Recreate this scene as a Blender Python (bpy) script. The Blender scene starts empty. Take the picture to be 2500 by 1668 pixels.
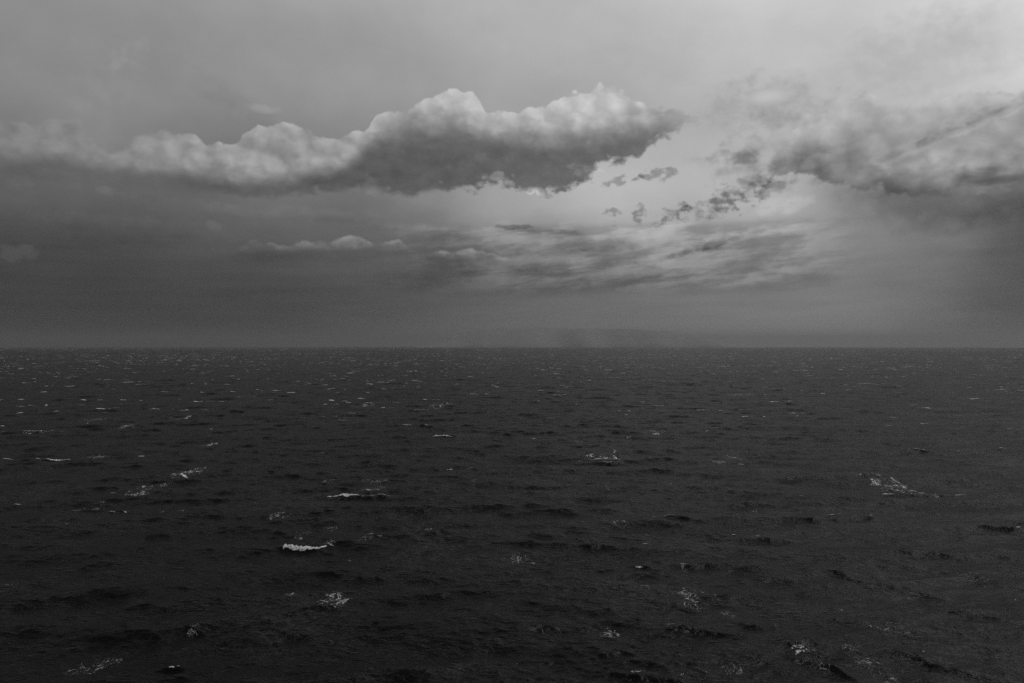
import bpy, bmesh, math
import numpy as np
from mathutils import Vector

S = bpy.context.scene
COL = S.collection

# ------------------------------------------------------------------ camera
CAM_H = 40.0
F_PX, CX, HY = 1828.0, 1175.0, 790.5          # focal length, centre column and eye level of the photograph at 2350 px width (the sea horizon dips 6.5 px under it)
EARTH = 2 * 6371000.0
cam_d = bpy.data.cameras.new('camera')
cam_d.sensor_width = 36.0
cam_d.lens = 36.0 * F_PX / 2350.0
cam_d.clip_start = 0.5
cam_d.clip_end = 400000.0
cam = bpy.data.objects.new('camera', cam_d)
cam.location = (0, 0, CAM_H)
cam.rotation_euler = (math.radians(90) + math.atan(6.5 / F_PX), 0, 0)
COL.objects.link(cam)
S.camera = cam
S.view_settings.view_transform = 'Standard'
S.view_settings.look = 'None'
S.view_settings.exposure = 0.0
S.view_settings.gamma = 1.0
S.cycles.use_adaptive_sampling = True
S.cycles.adaptive_threshold = 0.012
S.cycles.use_denoising = False
S.cycles.max_bounces = 6
S.cycles.diffuse_bounces = 2
S.cycles.glossy_bounces = 2
S.cycles.volume_bounces = 1
S.cycles.transparent_max_bounces = 16
S.cycles.sample_clamp_indirect = 3.0

SUN_EL, SUN_AZ = 60.0, 72.0                   # behind the bright cloud, up and to the right


# ------------------------------------------------------------------ tiny node language
class V:
    """a scalar socket with arithmetic"""
    nt = None

    def __init__(s, sock): s.s = sock

    @staticmethod
    def m(op, a, b=None, c=None, clamp=False):
        n = V.nt.nodes.new('ShaderNodeMath'); n.operation = op; n.use_clamp = clamp
        for i, x in enumerate((a, b, c)):
            if x is None: continue
            if isinstance(x, V): V.nt.links.new(x.s, n.inputs[i])
            else: n.inputs[i].default_value = float(x)
        return V(n.outputs[0])

    def __add__(s, o): return V.m('ADD', s, o)
    def __radd__(s, o): return V.m('ADD', o, s)
    def __sub__(s, o): return V.m('SUBTRACT', s, o)
    def __rsub__(s, o): return V.m('SUBTRACT', o, s)
    def __mul__(s, o): return V.m('MULTIPLY', s, o)
    def __rmul__(s, o): return V.m('MULTIPLY', o, s)
    def __truediv__(s, o): return V.m('DIVIDE', s, o)
    def __abs__(s): return V.m('ABSOLUTE', s)
    def __pow__(s, o): return V.m('POWER', s, o)


def sstep(v, a, b, lo=0.0, hi=1.0, lin=False):
    n = V.nt.nodes.new('ShaderNodeMapRange')
    n.interpolation_type = 'LINEAR' if lin else 'SMOOTHSTEP'
    n.clamp = True
    for i, x in enumerate((v, a, b, lo, hi)):
        if isinstance(x, V): V.nt.links.new(x.s, n.inputs[i])
        else: n.inputs[i].default_value = float(x)
    return V(n.outputs[0])


def mix(a, b, t):
    return a + (b - a) * t if isinstance(b, V) else a + (t * b - t * a)


def vec(x, y, z=0.0):
    n = V.nt.nodes.new('ShaderNodeCombineXYZ')
    for i, q in enumerate((x, y, z)):
        if isinstance(q, V): V.nt.links.new(q.s, n.inputs[i])
        else: n.inputs[i].default_value = float(q)
    return n.outputs[0]


def noise(x, y, sc=1.0, detail=5.0, rough=0.55, ox=0.0, oy=0.0, both=False, dist=0.0):
    """2D fractal noise about 0, in [-1, 1]; both gives a second independent value"""
    n = V.nt.nodes.new('ShaderNodeTexNoise')
    n.noise_dimensions = '2D'
    n.inputs['Scale'].default_value = sc
    n.inputs['Detail'].default_value = detail
    n.inputs['Roughness'].default_value = rough
    n.inputs['Distortion'].default_value = dist
    V.nt.links.new(vec(x + ox, y + oy), n.inputs['Vector'])
    a = V(n.outputs[0]) * 2.0 - 1.0
    if not both: return a
    sp = V.nt.nodes.new('ShaderNodeSeparateColor')
    V.nt.links.new(n.outputs[1], sp.inputs[0])
    return a, V(sp.outputs[1]) * 2.0 - 1.0


def cells(x, y, sc, ox, oy):
    """smooth distance to scattered cell centres, about 0 .. 0.9"""
    n = V.nt.nodes.new('ShaderNodeTexVoronoi'); n.voronoi_dimensions = '2D'; n.feature = 'SMOOTH_F1'
    n.inputs['Scale'].default_value = sc
    n.inputs['Smoothness'].default_value = 0.25
    n.inputs['Randomness'].default_value = 1.0
    V.nt.links.new(vec(x + ox, y + oy), n.inputs['Vector'])
    return V(n.outputs['Distance'])


def curve(v, pts, lo, hi, olo, ohi, smooth=True):
    """a profile through pts [(x, y)]"""
    t = sstep(v, lo, hi, 0, 1, lin=True)
    n = V.nt.nodes.new('ShaderNodeFloatCurve')
    c = n.mapping.curves[0]
    pts = sorted(pts)
    q = [((x - lo) / (hi - lo), (y - olo) / (ohi - olo)) for x, y in pts]
    c.points[0].location = q[0]
    c.points[1].location = q[-1]
    for p in q[1:-1]: c.points.new(*p)
    for p in c.points: p.handle_type = 'AUTO_CLAMPED' if smooth else 'VECTOR'
    n.mapping.use_clip = False
    n.mapping.extend = 'HORIZONTAL'
    n.mapping.update()
    V.nt.links.new(t.s, n.inputs['Value'])
    return V(n.outputs[0]) * (ohi - olo) + olo


# ------------------------------------------------------------------ sky: overcast world in azimuth and elevation (degrees)
def ae(x, y):
    az = math.atan((x - CX) / F_PX)
    return math.degrees(az), math.degrees(math.atan((HY - y) / F_PX * math.cos(az)))


AZ0, AZ1 = -42.0, 42.0
TX = [-200, 0, 200, 400, 600, 800, 1000, 1200, 1400, 1600, 1800, 2000, 2200, 2350, 2550]
TY = [-300, 0, 100, 200, 300, 400, 460, 520, 560, 600, 650, 700, 750, 797]
TB = [
    [138, 140, 143, 148, 154, 161, 170, 180, 188, 194, 201, 208, 214, 218, 218],
    [144, 146, 149, 153, 159, 166, 175, 184, 191, 199, 206, 210, 214, 219, 220],
    [140, 142, 145, 148, 154, 160, 168, 176, 185, 194, 202, 203, 205, 210, 212],
    [132, 134, 138, 139, 144, 148, 156, 164, 171, 180, 188, 196, 199, 203, 204],
    [124, 126, 132, 133, 138, 146, 153, 162, 170, 176, 178, 180, 184, 188, 186],
    [98, 100, 103, 108, 116, 130, 148, 166, 186, 184, 174, 166, 162, 155, 150],
    [86, 88, 92, 99, 108, 116, 138, 176, 190, 188, 182, 138, 114, 96, 90],
    [70, 74, 79, 87, 96, 103, 120, 150, 172, 174, 174, 140, 114, 84, 78],
    [66, 68, 73, 81, 88, 95, 108, 134, 148, 152, 150, 134, 110, 76, 72],
    [61, 63, 67, 73, 80, 87, 100, 120, 132, 142, 140, 128, 106, 74, 70],
    [60, 62, 64, 66, 70, 77, 87, 98, 111, 123, 127, 122, 102, 78, 74],
    [56, 57, 58, 60, 64, 73, 88, 102, 113, 123, 129, 128, 102, 76, 72],
    [57, 57, 57, 60, 65, 78, 97, 112, 120, 128, 137, 134, 105, 84, 82],
    [63, 63, 64, 66, 72, 86, 106, 118, 125, 132, 140, 133, 112, 102, 98]]


def table(az, el):
    x = CX + F_PX * math.tan(math.radians(az))
    y = HY - F_PX * math.tan(math.radians(el)) / math.cos(math.radians(az))
    x = min(max(x, TX[0]), TX[-1]); y = min(max(y, TY[0]), TY[-1])
    i = max(k for k in range(len(TX) - 1) if TX[k] <= x); j = max(k for k in range(len(TY) - 1) if TY[k] <= y)
    fx = (x - TX[i]) / (TX[i + 1] - TX[i]); fy = (y - TY[j]) / (TY[j + 1] - TY[j])
    a = TB[j][i] * (1 - fx) + TB[j][i + 1] * fx
    b = TB[j + 1][i] * (1 - fx) + TB[j + 1][i + 1] * fx
    return a * (1 - fy) + b * fy


def prof(pts):
    return [ae(x, y) for x, y in pts]


def build_sky():
    w = bpy.data.worlds.new('World'); S.world = w; w.use_nodes = True
    nt = w.node_tree; nt.nodes.clear(); V.nt = nt
    tc = nt.nodes.new('ShaderNodeTexCoord')
    sp = nt.nodes.new('ShaderNodeSeparateXYZ'); nt.links.new(tc.outputs['Generated'], sp.inputs[0])
    x, y, z = V(sp.outputs[0]), V(sp.outputs[1]), V(sp.outputs[2])
    DEG = 57.29578
    az = V.m('ARCTAN2', x, y) * DEG
    el = V.m('ARCSINE', V.m('MINIMUM', V.m('MAXIMUM', z, -1.0), 1.0)) * DEG
    az = abs(az + 180.0) - 180.0 if False else az
    # shared warps
    wa, wb = noise(az, el * 1.7, 0.16, 5, 0.55, both=True)
    fa, fb = noise(az, el * 1.5, 0.8, 5, 0.55, 31, 7, both=True)
    ma, mb = noise(az, el * 1.2, 0.9, 2, 0.5, 81, 27, both=True)
    sa, sb = noise(az, el * 1.35, 1.35, 5, 0.5, 21, 57, both=True)
    # rounded billows for cumulus edges: the caps of smooth cells at two sizes
    c1 = cells(az + 0.5 * ma, el * 1.15 + 0.5 * mb, 0.62, 3, 9)
    c2 = cells(az + 0.18 * fa + 0.2 * mb, el * 1.1 + 0.15 * fb, 1.9, 13, 2)
    c1s = cells(az + 0.5 * ma + 0.42, el * 1.15 + 0.5 * mb + 0.42, 0.62, 3, 9)
    puff = (c1s - c1) * 1.0                                   # side of each billow turned to the light
    c3 = cells(az + 0.08 * sa, el * 1.05 + 0.08 * sb, 4.6, 33, 12)
    bn = ma
    bn2 = sb
    bill = 1.13 - (c1 * 0.85 + c2 * 0.27 + c3 * 0.06)       # about 0.2 .. 1, high on the caps
    # -- broad brightness of the overcast (display values, 0..255)
    rows = [0, 1.2, 2.5, 4, 5.5, 7, 8.3, 9.6, 11, 13, 16, 19, 23, 28]
    sampled = [[(a, table(a, e)) for a in np.linspace(AZ0, AZ1, 25)] for e in rows]
    elw = el + (wa * 1.0 + fa * 0.25) * sstep(el, 1.0, 7.0)
    azw = az + wb * 2.0
    bg = curve(azw, sampled[0], AZ0, AZ1, 0, 255)
    for k in range(1, len(rows)):
        bg = mix(bg, curve(azw, sampled[k], AZ0, AZ1, 0, 255), sstep(elw, rows[k - 1], rows[k], lin=True))
    hi = sstep(el, 4.0, 12.0)
    soft = noise(az, el * 1.5, 0.11, 4, 0.5, 71, 3)
    diag = noise(az * 0.6 - el * 0.55, el * 1.3 + az * 0.5, 0.13, 5, 0.55, 3, 90)   # streaks drifting up to the right
    bg = bg + soft * 12.0 * hi + diag * 10.0 * hi * sstep(az, -10.0, 12.0, 0.5, 1.0)

    def lay(dst, shade, a):
        return mix(dst, shade, a)

    # -- the streaky deck under the bright rift (right of centre)
    stre = noise(az * 0.42 + 0.3 * fa, el * 2.1 - az * 0.2 + 0.3 * fb, 0.42, 6, 0.6, 13, 44)
    win = sstep(az, -14.0, 2.0) * sstep(az, 26.0, 17.0) * sstep(el, 3.0, 4.8) * sstep(el + stre * 0.5, 8.9, 8.2)
    bg = bg + win * (sstep(stre, -0.35, 0.35, 16.0, -26.0) + fa * 9.0 + puff * 8.0)
    # low faint streaks
    st2 = noise(az * 0.3, el * 3.0 - az * 0.05, 0.45, 4, 0.5, 63, 14)
    bg = bg + st2 * 8.0 * sstep(el, 0.8, 2.5) * sstep(el, 9.0, 6.0)

    # -- small cumulus row over the left horizon
    top = curve(az, prof([(380, 585), (470, 574), (540, 570), (580, 552), (610, 560), (690, 555), (770, 552), (815, 534), (850, 549), (925, 556),
                          (950, 572), (1000, 577), (1090, 569), (1120, 580), (1165, 589), (1230, 600), (1300, 612)]), AZ0, AZ1, 0, 30)
    e = top + (bill - 0.55) * 0.55 + fb * 0.12 - el
    base = curve(az, prof([(380, 588), (480, 580), (600, 578), (760, 574), (900, 572), (960, 578), (1000, 592), (1150, 598), (1300, 615)]), AZ0, AZ1, 0, 30)
    m_ = sstep(az, ae(460, 560)[0], ae(600, 560)[0]) * sstep(az, ae(1260, 560)[0], ae(1130, 560)[0])
    gate = sstep(noise(az, el * 0.6, 0.33, 2, 0.5, 52, 8) + fa * 0.5 + puff * 0.4, -0.35, 0.25, 0.3, 1.0)
    a = m_ * sstep(e, 0.0, 0.25) * sstep(el - base + fa * 0.25, -0.15, 0.75) * gate
    bg = lay(bg, bg + 28.0 + bill * 16.0 + fa * 8.0 + puff * 14.0, a)
    bg = bg - m_ * sstep(e, 0.2, 0.6) * sstep(el - base + fb * 0.3, -1.0, -0.2) * sstep(el - base, 0.4, -0.2) * 7.0

    def patch(px, py, rx, ry, amt, rot=0.0, edge=0.4, rag=1.0, fine=False):
        """a soft piece of cloud, lighter or darker than what is behind it, torn by noise"""
        nonlocal bg
        a0, e0 = ae(px, py)
        k = math.degrees(1 / F_PX)
        c, s_ = math.cos(math.radians(rot)), math.sin(math.radians(rot))
        dx, dy = az - a0, el - e0
        u = (dx * c + dy * s_) * (1 / (rx * k)); v = (dy * c - dx * s_) * (1 / (ry * k))
        d = 1.0 - u * u - v * v
        d = d + ((sb * 2.0 + fb * 0.5) * rag if fine else fb * 1.3 * rag + mb * 1.2 * rag)
        bg = bg + sstep(d, 0.05, 0.05 + 2 * edge) * amt

    # the low puff at the far left
    patch(42, 580, 42, 20, 13, edge=.4, rag=.6)
    patch(15, 412, 60, 16, 9, edge=.5, rag=.8)
    patch(490, 518, 24, 14, 8, edge=.5)

    # pale and dark shreds of the layer under the bank
    patch(600, 482, 280, 20, 9, edge=.9, rag=.7)
    patch(240, 505, 230, 18, 7, edge=.9, rag=.7)
    patch(780, 505, 150, 12, -7, edge=.9, rag=.8)
    patch(330, 545, 260, 14, -6, rot=3, edge=.9, rag=.8)
    patch(980, 520, 170, 12, 8, edge=.9, rag=.8)
    # -- right-hand cloud mass
    top = curve(az, prof([(1500, 470), (1640, 400), (1720, 395), (1800, 340), (1870, 262), (1920, 245), (1970, 218), (2060, 240), (2150, 225),
                          (2240, 210), (2350, 200), (2500, 190)]), AZ0, AZ1, 0, 30)
    bot = curve(az, prof([(1500, 480), (1600, 450), (1660, 440), (1760, 425), (1850, 405), (1900, 425), (1980, 440), (2060, 455), (2130, 468),
                          (2230, 450), (2350, 440), (2500, 430)]), AZ0, AZ1, 0, 30)
    et = top + (bill - 0.55) * 1.5 - el
    eb = el - bot + fb * 0.9 + mb * 0.5
    mr = sstep(az + fa, ae(1640, 400)[0], ae(1880, 400)[0])
    ridge = noise(az * 0.7 - el * 0.35 + 0.4 * fa, el * 1.25 - az * 0.3 + 0.3 * fb, 0.28, 5, 0.5, 40, 12)
    sh = 160.0 + ridge * 26.0 + sstep(et, 2.2, 0.0) * 24.0 - sstep(eb, 3.6, 0.0) * 32.0 + (0.4 - c1) * 10.0 + puff * 24.0 + fa * 9.0
    bg = lay(bg, sh, mr * sstep(et + wa * 0.3, 0.0, 0.4) * sstep(eb, 0.0, 0.6))
    patch(2190, 300, 190, 13, -26, rot=17, edge=.7, rag=.8)
    patch(2250, 262, 120, 12, -16, rot=17, edge=.7, rag=.8)
    patch(2240, 290, 120, 9, 14, rot=18, edge=.6, rag=.8)
    patch(2150, 372, 130, 30, 10, rot=5, edge=.9, rag=.7)
    patch(1925, 375, 100, 50, -20, rot=28, edge=.9, rag=.8)
    patch(2310, 412, 90, 11, -28, edge=.7, rag=.6)
    patch(2300, 350, 80, 20, 8, rot=20, edge=.7, rag=.8)
    patch(2035, 436, 150, 30, -24, rot=-7, edge=.9, rag=.6)
    patch(1985, 238, 80, 24, 12, rot=18, edge=.9, rag=.7)
    patch(2100, 235, 70, 20, 9, rot=-5, edge=.9, rag=.7)
    # dark underside rolling into the rain at the right
    und = sstep(az, ae(1830, 430)[0], ae(2080, 430)[0]) * sstep(eb + wa * 0.8, 1.9, 0.0) * sstep(eb, -2.6, -0.2)
    bg = bg - und * 26.0

    # -- loose grey patches between the two
    patch(1755, 240, 150, 80, -26, edge=.9, rag=.55)
    patch(1700, 200, 80, 30, -8, edge=.9, rag=.6)
    patch(1765, 222, 60, 20, 34, edge=.9, rag=.5)
    patch(1790, 275, 110, 24, -14, edge=.8, rag=.5)
    patch(1770, 345, 150, 46, -22, edge=.8, rag=.6)
    patch(1690, 362, 80, 20, -14, edge=.5, rag=.8)
    patch(1740, 400, 130, 58, -26, rot=6, edge=.8, rag=.6)
    patch(1690, 375, 110, 40, -12, rot=-8, edge=.9, rag=.7)
    patch(1790, 420, 90, 30, -12, rot=-5, edge=.8, rag=.7)
    patch(1700, 408, 45, 20, 14, rot=10, edge=.6, rag=.8)
    # shaded veils of high cloud
    patch(2140, 130, 250, 115, -13, rot=8, edge=.6, rag=.35)
    patch(2250, 70, 160, 70, -8, rot=-35, edge=.8, rag=.35)
    patch(560, 255, 170, 40, -9, rot=-30, edge=.9, rag=.5)
    patch(230, 190, 110, 90, 5, rot=40, edge=.9, rag=.7)
    patch(300, 122, 48, 26, 8, rot=30, edge=.8, rag=.7)
    patch(598, 248, 45, 12, 14, edge=.6, rag=.6)
    patch(2330, 40, 60, 80, 8, rot=-30, edge=.9, rag=.5)

    # -- the long cumulus bank
    top = curve(az, prof([(-200, 280), (0, 274), (60, 280), (130, 268), (175, 275), (215, 322), (265, 348), (290, 334), (330, 306), (440, 302),
                          (462, 328), (500, 334), (560, 306), (590, 292), (650, 283), (700, 298), (745, 318), (815, 304), (845, 300), (858, 270),
                          (950, 242), (1000, 218), (1065, 208), (1095, 220), (1110, 246), (1175, 258), (1235, 246), (1300, 223), (1350, 209),
                          (1388, 190), (1415, 203), (1440, 220), (1470, 240), (1540, 248), (1590, 264), (1625, 275), (1660, 290)]), AZ0, AZ1, 0, 30)
    bot = curve(az, prof([(-200, 500), (0, 455), (250, 450), (420, 446), (560, 452), (640, 452), (740, 440), (850, 436), (900, 446), (950, 454),
                          (1000, 436), (1080, 436), (1150, 420), (1230, 444), (1300, 436), (1350, 408), (1385, 374), (1450, 366), (1500, 330),
                          (1590, 288), (1625, 276), (1660, 285)]), AZ0, AZ1, 0, 30)
    mid = curve(az, prof([(-200, 378), (0, 366), (120, 364), (260, 380), (400, 400), (560, 414), (700, 402), (800, 382), (850, 330), (900, 302),
                          (960, 290), (1050, 290), (1130, 306), (1200, 318), (1280, 316), (1350, 312), (1420, 300), (1500, 284), (1600, 276)]), AZ0, AZ1, 0, 30)
    lit = curve(az, [(ae(px, 300)[0], b) for px, b in [(-200, 130), (0, 131), (150, 134), (300, 142), (450, 150), (650, 152), (830, 160), (860, 172),
                                                     (1000, 182), (1150, 184), (1390, 190), (1480, 178), (1600, 165)]], AZ0, AZ1, 0, 255)
    drk = curve(az, [(ae(px, 430)[0], b) for px, b in [(-200, 96), (0, 98), (250, 98), (450, 92), (700, 92), (850, 92), (1000, 94), (1200, 97),
                                                     (1320, 100), (1430, 104), (1520, 118), (1600, 150)]], AZ0, AZ1, 0, 255)
    et = top + (bill - 0.55) * 0.8 + 0.03 - el
    lw = sstep(az, ae(250, 450)[0], ae(560, 450)[0], 2.4, 0.42) + sstep(az, ae(880, 450)[0], ae(960, 450)[0]) * 0.1
    crisp = sstep(az, ae(950, 450)[0], ae(1100, 450)[0])
    eb = el - bot + mb * 0.3 + fb * 0.55 + sb * 0.75 * crisp
    big = sstep(az, ae(780, 400)[0], ae(900, 400)[0], 0.45, 1.0)
    tone = sstep(el - mid + (wa * 0.7 + ma * 0.3 + fa * 0.22) * big + (bill - 0.55) * 0.12, big * -1.4, big * 1.7)
    body = mix(drk, lit, tone)
    body = body + tone * ((bill - 0.55) * 12.0 * sstep(az, -27.0, -20.0) + ma * 5.0 + fa * 10.0 + sb * 4.0 + sstep(et, 0.8, 0.0) * 5.0) + fb * 13.0 + wb * 12.0 + puff * (tone * 26.0 + 5.0) * sstep(az, -28.0, -20.0, 0.35, 1.0)
    al = sstep(et, 0.0, sstep(az, -27.0, -20.0, 0.6, 0.22)) * sstep(az + fa, ae(1660, 280)[0], ae(1540, 280)[0])
    ab = sstep(eb, lw * -0.5, lw)
    bg = lay(bg, body, al * ab)
    # lighter scud and ragged holes in the base
    patch(1228, 438, 34, 13, 30, edge=.4, rag=1.0, fine=True)
    patch(1135, 402, 34, 12, 34, edge=.4, rag=1.0, fine=True)
    patch(1340, 388, 44, 18, 26, edge=.9, rag=1.0, fine=True)
    patch(850, 425, 24, 30, 16, rot=40, edge=.6, rag=.8)
    patch(1100, 365, 90, 16, 7, rot=10, edge=.8, rag=.8)
    patch(250, 440, 30, 14, 9, edge=.5)
    # grey scraps drifting in the bright gap
    patch(1415, 415, 52, 12, -38, rot=8, edge=.55, rag=1.2, fine=True)
    patch(1512, 400, 48, 16, -40, edge=.55, rag=1.1, fine=True)
    patch(1405, 494, 17, 20, -40, rot=30, edge=.8, rag=1.5, fine=True)
    patch(1466, 496, 24, 25, -46, rot=20, edge=.8, rag=1.4, fine=True)
    patch(1545, 492, 50, 19, -44, rot=25, edge=.8, rag=1.4, fine=True)
    patch(1645, 474, 88, 30, -42, rot=10, edge=.8, rag=1.0, fine=True)
    patch(1695, 445, 80, 36, -26, rot=20, edge=.6, rag=1.0, fine=True)
    patch(1765, 432, 60, 22, -22, rot=15, edge=.4, rag=.9, fine=True)
    patch(1175, 521, 60, 7, -30, edge=.4, rag=.6, fine=True)
    patch(1270, 532, 100, 8, -18, rot=-4, edge=.6, rag=.8)
    patch(1640, 560, 150, 11, -28, rot=15, edge=.6, rag=.7)
    patch(1560, 585, 110, 9, -20, rot=10, edge=.6, rag=.7)
    patch(1380, 572, 150, 9, -18, rot=3, edge=.7, rag=.7)
    patch(1800, 470, 85, 24, 22, rot=5, edge=.8, rag=.7)

    # unseen sky overhead and behind the viewer, darkened to deepen contrast on the waves
    bg = mix(bg, 112.0 + soft * 25.0 + diag * 20.0, sstep(el, 24.0, 50.0))
    bg = mix(bg, 112.0, sstep(abs(az), 60.0, 110.0))
    lin = V.m('POWER', V.m('MAXIMUM', bg, 2.0) / 255.0, 2.2)
    # the daylight sky itself, seen thinly through the cloud
    nis = nt.nodes.new('ShaderNodeTexSky'); nis.sky_type = 'NISHITA'; nis.sun_disc = False
    nis.sun_elevation = math.radians(SUN_EL); nis.sun_rotation = math.radians(SUN_AZ); nis.dust_density = 2.0
    bw = nt.nodes.new('ShaderNodeRGBToBW'); nt.links.new(nis.outputs[0], bw.inputs[0])
    tot = lin * 0.96 + V(bw.outputs[0]) * 0.002
    bgn = nt.nodes.new('ShaderNodeBackground'); nt.links.new(tot.s, bgn.inputs['Color']); bgn.inputs['Strength'].default_value = 1.0
    out = nt.nodes.new('ShaderNodeOutputWorld'); nt.links.new(bgn.outputs[0], out.inputs['Surface'])
    w.cycles.sampling_method = 'MANUAL'; w.cycles.sample_map_resolution = 512


build_sky()

# ------------------------------------------------------------------ sun behind the overcast, up and to the right
sun_d = bpy.data.lights.new('sun', 'SUN')
sun_d.energy = 1.1
sun_d.angle = math.radians(20)
sun_d.color = (1.0, 1.0, 1.0)                  # the photograph is black and white
sun = bpy.data.objects.new('sun', sun_d)
sun.rotation_euler = (math.radians(90 - SUN_EL), 0, math.radians(180 - SUN_AZ))
COL.objects.link(sun)


# ------------------------------------------------------------------ helpers
def link(name, me, mats=(), kind=None, label=None, cat=None, group=None, parent=None, loc=None):
    o = bpy.data.objects.new(name, me)
    for m in mats: me.materials.append(m)
    COL.objects.link(o)
    if parent: o.parent = parent
    if loc is not None: o.location = loc
    if kind: o['kind'] = kind
    if label: o['label'] = label
    if cat: o['category'] = cat
    if group: o['group'] = group
    return o


def np_mesh(name, verts, quads, attr=None):
    """a mesh straight from arrays"""
    me = bpy.data.meshes.new(name)
    n, q = len(verts), len(quads)
    me.vertices.add(n); me.loops.add(q * 4); me.polygons.add(q)
    me.vertices.foreach_set('co', np.ascontiguousarray(verts, np.float32).ravel())
    me.loops.foreach_set('vertex_index', np.ascontiguousarray(quads, np.int32).ravel())
    me.polygons.foreach_set('loop_start', np.arange(0, q * 4, 4, dtype=np.int32))
    me.polygons.foreach_set('loop_total', np.full(q, 4, np.int32))
    me.polygons.foreach_set('use_smooth', np.ones(q, bool))
    me.update(calc_edges=True)
    for k, a in (attr or {}).items():
        at = me.attributes.new(k, 'FLOAT', 'POINT')
        at.data.foreach_set('value', np.ascontiguousarray(a, np.float32))
    return me


def grid_quads(nr, nc, base=0):
    i = np.arange(nr * nc, dtype=np.int64).reshape(nr, nc)
    return np.stack([i[:-1, :-1], i[:-1, 1:], i[1:, 1:], i[1:, :-1]], -1).reshape(-1, 4) + base


_rs = np.random.RandomState(7)
_tab = _rs.uniform(-1, 1, (256, 256)).astype(np.float32)


def vnoise(x, y, sc=1.0, oct=3, rough=0.5, seed=0):
    """smooth value noise, about -1..1"""
    out = np.zeros(np.broadcast(x, y).shape, np.float32); amp = 1.0; tot = 0.0
    for o in range(oct):
        xs = x * sc * 2 ** o + 17.3 * seed + 5.1 * o; ys = y * sc * 2 ** o + 9.7 * seed + 3.3 * o
        xi = np.floor(xs).astype(np.int64); yi = np.floor(ys).astype(np.int64)
        fx = xs - xi; fy = ys - yi
        fx = fx * fx * (3 - 2 * fx); fy = fy * fy * (3 - 2 * fy)
        a = _tab[xi & 255, yi & 255]; b = _tab[(xi + 1) & 255, yi & 255]
        c = _tab[xi & 255, (yi + 1) & 255]; d = _tab[(xi + 1) & 255, (yi + 1) & 255]
        out += amp * ((a * (1 - fx) + b * fx) * (1 - fy) + (c * (1 - fx) + d * fx) * fy)
        tot += amp; amp *= rough
    return out / tot * 1.5


def ss(x, a, b):
    t = np.clip((x - a) / (b - a), 0, 1)
    return t * t * (3 - 2 * t)


# ------------------------------------------------------------------ the wave field
def ground(px, py, z=0.0):
    """a point of the sea surface from the photograph's 2350 px wide frame"""
    a = (py - HY) / F_PX
    y = (a - math.sqrt(max(a * a - 4 * (CAM_H - z) / EARTH, 0.0))) * EARTH / 2
    return (px - CX) / F_PX * y, y


STEP = 0.0022                                   # ring spacing as a share of the distance
_rs = np.random.RandomState(21)
WAVES = []
for i in range(110):
    lam = 60.0 * (5.0 / 60.0) ** ((i + _rs.uniform()) / 110)
    k = 2 * math.pi / lam; kp = 2 * math.pi / 33.0
    dk = k * math.log(60.0 / 5.0) / 110
    Sk = 0.5 * (0.0190 if lam > 16 else 0.0300) * k ** -3 * math.exp(-1.25 * (kp / k) ** 2)
    spread = 8 + 26 * min(1.0, (26.0 - min(lam, 26.0)) / 20.0)
    th = _rs.normal(0, spread) - 90.0 + _rs.choice([-8.0, 14.0])          # the sea runs towards the viewer
    a = math.sqrt(2 * Sk * dk)
    WAVES.append((k * math.cos(math.radians(th)), k * math.sin(math.radians(th)), k, a, _rs.uniform(0, 6.283), lam))


def make_tile(n, L, lmin, lmax, seed, two=24.0):
    """one periodic square of short waves by inverse FFT: height and the two sideways shifts"""
    r = np.random.RandomState(seed)
    f = np.fft.fftfreq(n, L / n) * 2 * np.pi
    kx, ky = np.meshgrid(f, f, indexing='ij')
    k = np.hypot(kx, ky); k[0, 0] = 1
    ang = np.degrees(np.arctan2(ky, kx))
    D = np.zeros_like(k)
    for c in (-90 - two, -90 + two):
        dd = (ang - c + 180) % 360 - 180
        D += np.where(np.abs(dd) < 90, np.cos(np.radians(dd)) ** 3.0, 0)
    D = D / 2 + 0.03
    dk = 2 * np.pi / L
    P = 0.5 * 0.0380 * k ** -4.0 * D / 2.4
    P[(k < 2 * np.pi / lmax) | (k > 2 * np.pi / lmin)] = 0; P[0, 0] = 0
    H = np.sqrt(P) * dk * (r.normal(size=k.shape) + 1j * r.normal(size=k.shape))
    g = lambda z: np.real(np.fft.ifft2(z) * n * n).astype(np.float32)
    return g(H), g(1j * kx / k * H), g(1j * ky / k * H), n / L


TILES = [(make_tile(256, 83.0, 2.4, 5.0, 3), 2.4, 0.0), (make_tile(256, 47.0, 1.2, 2.4, 4), 1.2, 9.0),
         (make_tile(256, 29.0, 0.6, 1.2, 5), 0.6, -7.0)]


def samp(t, sx, x, y):
    n = t.shape[0]
    xs = x * sx; ys = y * sx
    xi = np.floor(xs).astype(np.int32); yi = np.floor(ys).astype(np.int32)
    fx = (xs - xi).astype(np.float32); fy = (ys - yi).astype(np.float32)
    x0 = xi % n; x1 = (xi + 1) % n; y0 = yi % n; y1 = (yi + 1) % n
    return (t[x0, y0] * (1 - fx) + t[x1, y0] * fx) * (1 - fy) + (t[x0, y1] * (1 - fx) + t[x1, y1] * fx) * fy


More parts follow.
